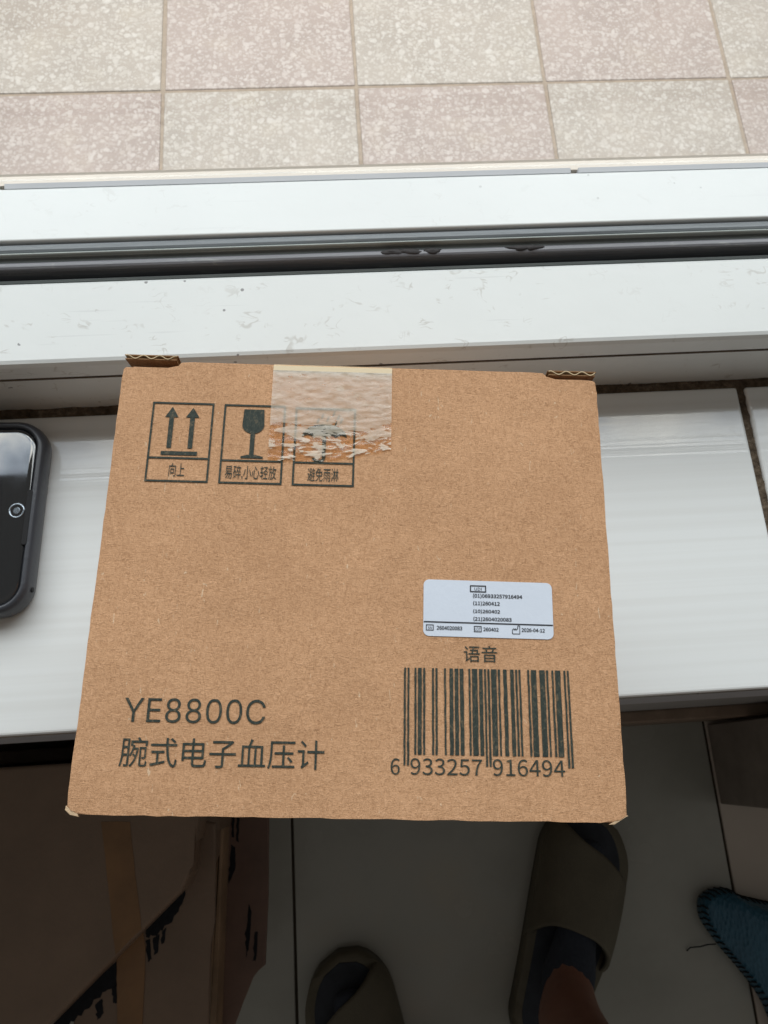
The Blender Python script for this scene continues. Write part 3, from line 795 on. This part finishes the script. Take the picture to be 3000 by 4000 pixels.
for a in range(n1_):
    for b in range(n2_): bm.faces.new((vv_[a][b], vv_[(a + 1) % n1_][b], vv_[(a + 1) % n1_][(b + 1) % n2_], vv_[a][(b + 1) % n2_]))
ring = obj('camera_ring', bm, 'ring', scr, True)
bm = bmesh.new(); prism(bm, arc(cx, cy, 0.0013, 0.0013, 0, 345, 23), 0.0101, 0.01035, 0.0001, 2)
obj('camera_lens', bm, 'ring', scr)
bm = bmesh.new(); prism(bm, rrect(px1 - 0.0046, px1 - 0.0026, -0.0125, 0.0095, 0.0008, 4), 0.0090, 0.01085, 0.0001, 1)
obj('case_slot', bm, 'hole', case)
bm = bmesh.new()
hy = -0.0290
tube(bm, [(px1 - 0.003, hy, 0.0062), (px1 - 0.0001, hy, 0.0062), (px1 + 0.00008, hy, 0.0062)], 0.0010, 12)
obj('case_hole', bm, 'hole', case)

# ------------------------------------------------------------------ big carton on the floor beside the wall
Z_SEAT = -0.42
def S(x, y, z=Z_SEAT): q = at(x, y, z); return (q.x, q.y)
def jag(pts, n, a, seed):
    o_ = []
    for i, (p, q) in enumerate(zip(pts, pts[1:] + pts[:1])):
        for k in range(n):
            t = k / n; o_.append((p[0] + (q[0] - p[0]) * t + a * noise.noise(Vector((i * 7.1 + t * 5, seed, 0))), p[1] + (q[1] - p[1]) * t + a * noise.noise(Vector((i * 7.1 + t * 5, seed, 3)))))
    return o_
cA, cB, cC = S(762, 3290), S(738, 3450), S(195, 3995)
d_ = Vector((cC[0] - cB[0], cC[1] - cB[1])).normalized()
seat = [(cA[0] + 0.012, 0.018), cA, (cA[0] - 0.002, cB[1] + 0.05), (cB[0], cB[1] + 0.006), (cB[0] - 0.006, cB[1] - 0.006), (cB[0] + d_.x * 0.24, cB[1] + d_.y * 0.24), (cB[0] + d_.x * 0.26 - 0.02, cB[1] + d_.y * 0.26 - 0.005), (cB[0] - 0.42, cB[1] - 0.18), (cB[0] - 0.44, cB[1] - 0.16), (cB[0] - 0.44, 0.018)]
base = (cB[0] - 0.2, -0.1, Z_FLOOR)
chair = thing('cardboard_carton', 'large brown cardboard carton with an orange-brown tape strip and black print, standing on the floor', 'carton', base)
def cpart(name, pts, z0, z1, mat, bev=0.0, parent=None, sm=False):
    bm = bmesh.new(); prism(bm, [(x - base[0], y - base[1]) for x, y in pts], z0 - base[2], z1 - base[2], bev, 4)
    return obj(name, bm, mat, parent or chair, sm)
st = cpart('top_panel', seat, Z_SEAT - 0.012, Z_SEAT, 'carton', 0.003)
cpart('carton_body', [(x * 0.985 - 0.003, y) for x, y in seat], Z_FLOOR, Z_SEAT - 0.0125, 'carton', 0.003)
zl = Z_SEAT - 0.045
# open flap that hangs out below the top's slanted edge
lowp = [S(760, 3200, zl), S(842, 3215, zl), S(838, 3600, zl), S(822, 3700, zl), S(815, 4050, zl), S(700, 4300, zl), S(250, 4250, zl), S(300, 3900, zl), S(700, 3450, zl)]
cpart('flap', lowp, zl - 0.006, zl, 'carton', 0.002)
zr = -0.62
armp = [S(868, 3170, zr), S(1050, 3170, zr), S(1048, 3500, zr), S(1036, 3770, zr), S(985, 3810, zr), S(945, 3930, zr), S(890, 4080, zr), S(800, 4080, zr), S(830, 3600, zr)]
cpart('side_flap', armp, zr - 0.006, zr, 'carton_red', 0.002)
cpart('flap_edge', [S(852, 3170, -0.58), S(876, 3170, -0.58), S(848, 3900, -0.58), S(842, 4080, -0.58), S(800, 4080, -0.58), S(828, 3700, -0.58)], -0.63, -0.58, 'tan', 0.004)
# broken black print on the flaps, as worn letter strokes
zf = zl + 0.0005
def stroke(pts, z, seed, mat='backing'):
    cpart('printed_mark', jag([S(x, y, z) for x, y in pts], 5, 0.0022, seed), z - 0.002, z, mat, 0)
stroke([(735, 3440), (660, 3500), (585, 3580), (566, 3625), (572, 3660), (612, 3650), (668, 3600), (712, 3535)], zf, 1)
stroke([(568, 3675), (586, 3668), (590, 3745), (576, 3762)], zf, 2)
stroke([(598, 3665), (622, 3650), (618, 3720), (602, 3730)], zf, 3)
stroke([(632, 3640), (650, 3622), (642, 3680), (630, 3690)], zf, 4)
stroke([(456, 3755), (390, 3815), (310, 3890), (190, 4005), (262, 4008), (330, 3950), (400, 3880), (456, 3850)], zf, 5)
stroke([(436, 3860), (455, 3845), (456, 3920), (442, 3915)], zf, 6)
stroke([(372, 3925), (398, 3900), (404, 3960), (380, 3985)], zf, 7)
zz = zr + 0.0005
stroke([(905, 3190), (916, 3190), (912, 3270), (904, 3270)], zz, 8)
stroke([(925, 3190), (936, 3190), (930, 3290), (922, 3280)], zz, 9)
stroke([(903, 3300), (918, 3310), (921, 3390), (892, 3452), (898, 3380)], zz, 10)
stroke([(972, 3530), (982, 3560), (974, 3690), (962, 3740), (960, 3650)], zz, 11)
stroke([(996, 3640), (1008, 3640), (1000, 3755), (988, 3750)], zz, 12)
# orange-brown tape across the top and on over the flap below it
cpart('tape_strip', jag([S(395, 3210), S(508, 3210), S(528, 3420), S(548, 3570), S(552, 3628), S(452, 3728), S(440, 3640), S(420, 3420)], 3, 0.0008, 6), Z_SEAT - 0.003, Z_SEAT + 0.0004, 'orange', 0, st)
cpart('tape_strip', jag([S(x, y, zf + 0.0004) for x, y in ((552, 3590), (568, 3700), (556, 3990), (548, 4080), (452, 4080), (458, 3990), (456, 3690))], 3, 0.0008, 7), zf - 0.003, zf + 0.0004, 'orange', 0)

# ------------------------------------------------------------------ low cabinet against the wall
cx0 = 0.5077 + 0.004
cab = thing('low_cabinet', 'grey brown low wooden cabinet standing on the floor against the skirting', 'cabinet', (cx0, -0.02, Z_FLOOR))
for nm, a in (('side_panel', (0, 0.016, -0.0635, 0.045, 0, 0.50)), ('top', (-0.004, 0.42, -0.068, 0.047, 0.50, 0.52)), ('front_panel', (0.0165, 0.41, -0.0635, -0.050, 0.03, 0.498)), ('plinth', (0.0165, 0.41, -0.055, 0.04, 0, 0.028))):
    bm = bmesh.new(); box(bm, *a, 0.0015, 2); obj(nm, bm, 'cabinet', cab)

# ------------------------------------------------------------------ slippers
def slipper(name, label, toe, heel, flip):
    toe = Vector(toe); heel = Vector(heel); L = (toe - heel).length; d = (toe - heel) / L
    rz = math.atan2(-d.x, d.y)
    root = thing(name, label, 'slipper', (heel.x, heel.y, Z_FLOOR), rz); root['group'] = 'khaki slippers on the floor'
    s = -1 if flip else 1
    def half(t):      # half widths (inner, outer) along the length 0 heel .. 1 toe
        wv = 0.042 + 0.017 * math.sin(min(1, max(0, (t - 0.15) / 0.75)) * math.pi * 0.62)
        e_ = 1.0
        if t < 0.16: e_ = math.sqrt(max(0, 1 - ((0.16 - t) / 0.16) ** 2))
        if t > 0.78: e_ = math.sqrt(max(0, 1 - ((t - 0.78) / 0.22) ** 2))
        return wv * e_
    def off(t): return s * 0.010 * math.sin(t * math.pi) - s * 0.004
    N = 40
    ring = [(off(i / N) - half(i / N), L * i / N) for i in range(N + 1)] + [(off(i / N) + half(i / N), L * i / N) for i in range(N, -1, -1)]
    ring = [p for i, p in enumerate(ring) if i == 0 or (Vector(p) - Vector(ring[i - 1])).length > 0.0008]
    if (Vector(ring[0]) - Vector(ring[-1])).length < 0.0008: ring.pop()
    bm = bmesh.new(); prism(bm, ring, 0.0, 0.036, 0.009, 4); obj('sole', bm, 'khaki', root, True)
    ins = [(off(0.5) + (x - off(0.5)) * 0.80, L * 0.5 + (y - L * 0.5) * 0.93) for x, y in ring]
    bm = bmesh.new(); prism(bm, ins, 0.030, 0.0372, 0.001, 2); obj('insole', bm, 'insole', root, True)
    # broad strap arching over the foot, its toe opening cut at a slant
    bm = bmesh.new(); na, nb = 24, 24; outer, inner = [], []
    for i in range(na + 1):
        a = math.pi * i / na; c_ = math.cos(a) * s; k = (1 - c_) / 2         # k 0 on +s side, 1 on -s side
        t0 = 0.40 + 0.13 * math.sin(a) - 0.05 * (1 - k); t1 = 0.70 + 0.20 * k + 0.04 * math.sin(a)
        ro, ri = [], []
        for j in range(nb + 1):
            t = t0 + (t1 - t0) * j / nb
            h_ = 0.100 - 0.030 * (t - 0.4) / 0.5
            wv = max(half(t), 0.02)
            for R_, lst in ((1.0, ro), (0.90, ri)):
                x = off(t) + (wv * 1.015) * R_ * math.copysign(abs(math.cos(a)) ** 0.75, math.cos(a))
                z = 0.014 + (h_ - 0.014) * R_ * math.sin(a) ** 0.8 if math.sin(a) > 1e-6 else 0.014
                lst.append(bm.verts.new((x, L * t, z)))
        outer.append(ro); inner.append(ri)
    for i in range(na):
        for j in range(nb):
            bm.faces.new((outer[i][j], outer[i + 1][j], outer[i + 1][j + 1], outer[i][j + 1])); bm.faces.new((inner[i][j], inner[i][j + 1], inner[i + 1][j + 1], inner[i + 1][j]))
        for j in (0, nb): bm.faces.new((outer[i][j], outer[i + 1][j], inner[i + 1][j], inner[i][j]))
    bmesh.ops.recalc_face_normals(bm, faces=bm.faces)
    obj('strap', bm, 'khaki', root, True)
    return root, rz, L, off

F = 1.165
RT, RH = (0.288 * F - 0.014, -0.066 * F), (0.190 * F - 0.014, -0.305 * F)
LT, LH = (-0.022 * F - 0.014, -0.196 * F), (0.055 * F - 0.014, -0.435 * F)
sl1, rz1, L1, off1 = slipper('slipper', 'khaki slide slipper worn below the barcode corner of the box', RT, RH, False)
sl2, rz2, L2, off2 = slipper('slipper', 'khaki slide slipper worn next to the large brown carton', LT, LH, True)

# ------------------------------------------------------------------ the person: legs down to the slippers
def fp(root, rz, L, x, t, z):
    c_, s_ = math.cos(rz), math.sin(rz); y = L * t
    return Vector((root.location.x + x * c_ - y * s_, root.location.y + x * s_ + y * c_, Z_FLOOR + z))
person = thing('person', 'bare-legged person in navy socks and khaki slippers standing at the sill', 'person', (0.12, -0.55, Z_FLOOR))
def skinmesh(name, pts, edges, radii, mat, root_i, lv=2, parent=person):
    me = bpy.data.meshes.new(name)
    me.from_pydata([Vector(p) - Vector(person.location) for p in pts], edges, [])
    o = link(bpy.data.objects.new(name, me), parent)
    o.modifiers.new('skin', 'SKIN'); o.modifiers['skin'].use_smooth_shade = True
    if not me.skin_vertices: 
        bpy.context.view_layer.objects.active = o
    for i, r in enumerate(radii):
        me.skin_vertices[0].data[i].radius = r if isinstance(r, tuple) else (r, r)
        me.skin_vertices[0].data[i].use_root = (i == root_i)
    sm = o.modifiers.new('sub', 'SUBSURF'); sm.levels = sm.render_levels = lv
    me.materials.append(MT[mat])
    dg = bpy.context.evaluated_depsgraph_get()
    nm = bpy.data.meshes.new_from_object(o.evaluated_get(dg))
    o.modifiers.clear(); o.data = nm; nm.name = name
    for p in nm.polygons: p.use_smooth = True
    return o
def leg_pts(root, rz, L, off, s, hip):
    A_ = fp(root, rz, L, off(0.22), 0.22, 0.105); H_ = fp(root, rz, L, off(0.12), 0.13, 0.062)
    kn = A_.lerp(hip, 0.49) + Vector((0.01 * s, 0.07, 0))
    return dict(hip=hip, knee=kn, calf=A_.lerp(kn, 0.62) + Vector((0, -0.012, 0)), shin=A_.lerp(kn, 0.25), ankle=A_, heel=H_,
                mid=fp(root, rz, L, off(0.42), 0.42, 0.064), ball=fp(root, rz, L, off(0.68), 0.68, 0.055), toe=fp(root, rz, L, off(0.84), 0.84, 0.052))
hipR, hipL = Vector((0.225, -0.60, Z_FLOOR + 0.88)), Vector((0.035, -0.62, Z_FLOOR + 0.88))
gR = leg_pts(sl1, rz1, L1, off1, 1, hipR); gL = leg_pts(sl2, rz2, L2, off2, -1, hipL)
pts = [Vector((0.13, -0.61, Z_FLOOR + 0.93))]; edges = []; rad = [0.10]
ORD = [('hip', 0.082), ('knee', 0.056), ('calf', 0.055), ('shin', 0.040), ('ankle', 0.036), ('mid', 0.022), ('ball', 0.017), ('toe', 0.011)]
for gdict in (gR, gL):
    prev = 0
    for k, r in ORD:
        pts.append(gdict[k]); rad.append(r); edges.append((prev, len(pts) - 1)); prev = len(pts) - 1
        if k == 'ankle': ank = prev
    pts.append(gdict['heel']); rad.append(0.028); edges.append((ank, len(pts) - 1))
body = skinmesh('body', pts, edges, rad, 'skin', 0)
for gdict in (gR, gL):
    an = gdict['ankle']; hl = gdict['heel']
    sp2 = [an.lerp(gdict['shin'], 0.02), an.lerp(gdict['mid'], 0.3), gdict['mid'], gdict['ball'], gdict['toe'] + (gdict['toe'] - gdict['ball']) * 0.25, hl]
    skinmesh('sock', sp2, [(0, 1), (1, 2), (2, 3), (3, 4), (1, 5)], [0.034, 0.033, 0.028, 0.024, 0.019, 0.033], 'sock', 1)

# ------------------------------------------------------------------ blue leather cushion lying on the floor
ZB = Z_FLOOR + 0.008
def Q(x, y, z=ZB): return at(x, y, z)
outl = [(2728, 3520), (2745, 3490), (2785, 3470), (2832, 3470), (2880, 3495), (2960, 3515), (3060, 3540), (3300, 3640), (3500, 3900), (3480, 4250), (3250, 4330), (3060, 4080), (2985, 3925), (2940, 3852), (2880, 3775), (2820, 3705), (2770, 3640), (2735, 3580)]
pq = [Q(x, y) for x, y in outl]
cen = sum(pq, Vector()) / len(pq)
cush = thing('leather_cushion', 'dark blue pebbled leather cushion with whip-stitched edge and a loose thread on the floor', 'cushion', (cen.x, cen.y, Z_FLOOR))
def dense(pts, n):
    r = []
    N_ = len(pts)
    for i in range(N_):
        p0, p1, p2, p3 = pts[(i - 1) % N_], pts[i], pts[(i + 1) % N_], pts[(i + 2) % N_]
        for k in range(n):
            t = k / n
            r.append(0.5 * ((2 * p1) + (p2 - p0) * t + (2 * p0 - 5 * p1 + 4 * p2 - p3) * t * t + (3 * p1 - p0 - 3 * p2 + p3) * t ** 3))
    return r
ol = dense(pq, 8)
rd0 = Q(2850, 3500); rd1 = Q(3100, 3900)                       # fold line on top of the cushion
bm = bmesh.new(); prev = None
rdv = (rd1 - rd0).normalized(); rn = Vector((rdv.y, -rdv.x, 0))
for (f_, z) in ((0.985, 0.0), (1.0, 0.008), (1.0, 0.014), (0.985, 0.022), (0.94, 0.031), (0.86, 0.040), (0.72, 0.047), (0.5, 0.051), (0.25, 0.053), (0.05, 0.053)):
    cur = []
    for p in ol:
        q = cen + (p - cen) * f_; q.z = 0
        dd = (q - Vector((rd0.x, rd0.y, 0))).dot(rn)
        dz = 0.016 * max(-1, min(1, dd / 0.035)) * (1 if z > 0.03 else 0) * min(1, (1 - f_) * 5)
        cur.append(bm.verts.new((q.x - cen.x, q.y - cen.y, z - dz)))
    if prev:
        for k in range(len(cur)): bm.faces.new((prev[k], prev[(k + 1) % len(cur)], cur[(k + 1) % len(cur)], cur[k]))
    else: bm.faces.new(cur[::-1])
    prev = cur
bm.faces.new(prev)
obj('cover', bm, 'blue', cush, True)
bm = bmesh.new()
acc = 0.0
for p, q in zip(ol, ol[1:] + ol[:1]):
    acc += (q - p).length
    if acc > 0.0065:
        acc = 0.0; a = p - cen; b = cen + (p - cen) * 0.955 - cen
        t_ = (q - p).normalized() * 0.003
        tube(bm, [(a.x, a.y, 0.006), (a.x * 1.004, a.y * 1.004, 0.013), ((a + t_).x, (a + t_).y, 0.020), ((b + t_).x, (b + t_).y, 0.031)], 0.0012, 5)
o = obj('stitching', bm, 'thread', cush); o['kind'] = 'stuff'
bm = bmesh.new()
th_ = [Q(2790, 3684), Q(2760, 3688), Q(2735, 3698), Q(2700, 3703), Q(2690, 3718)]
tube(bm, [(p.x - cen.x, p.y - cen.y, 0.014 - 0.003 * i) for i, p in enumerate(th_)], 0.0009, 5)
obj('loose_thread', bm, 'thread', cush)
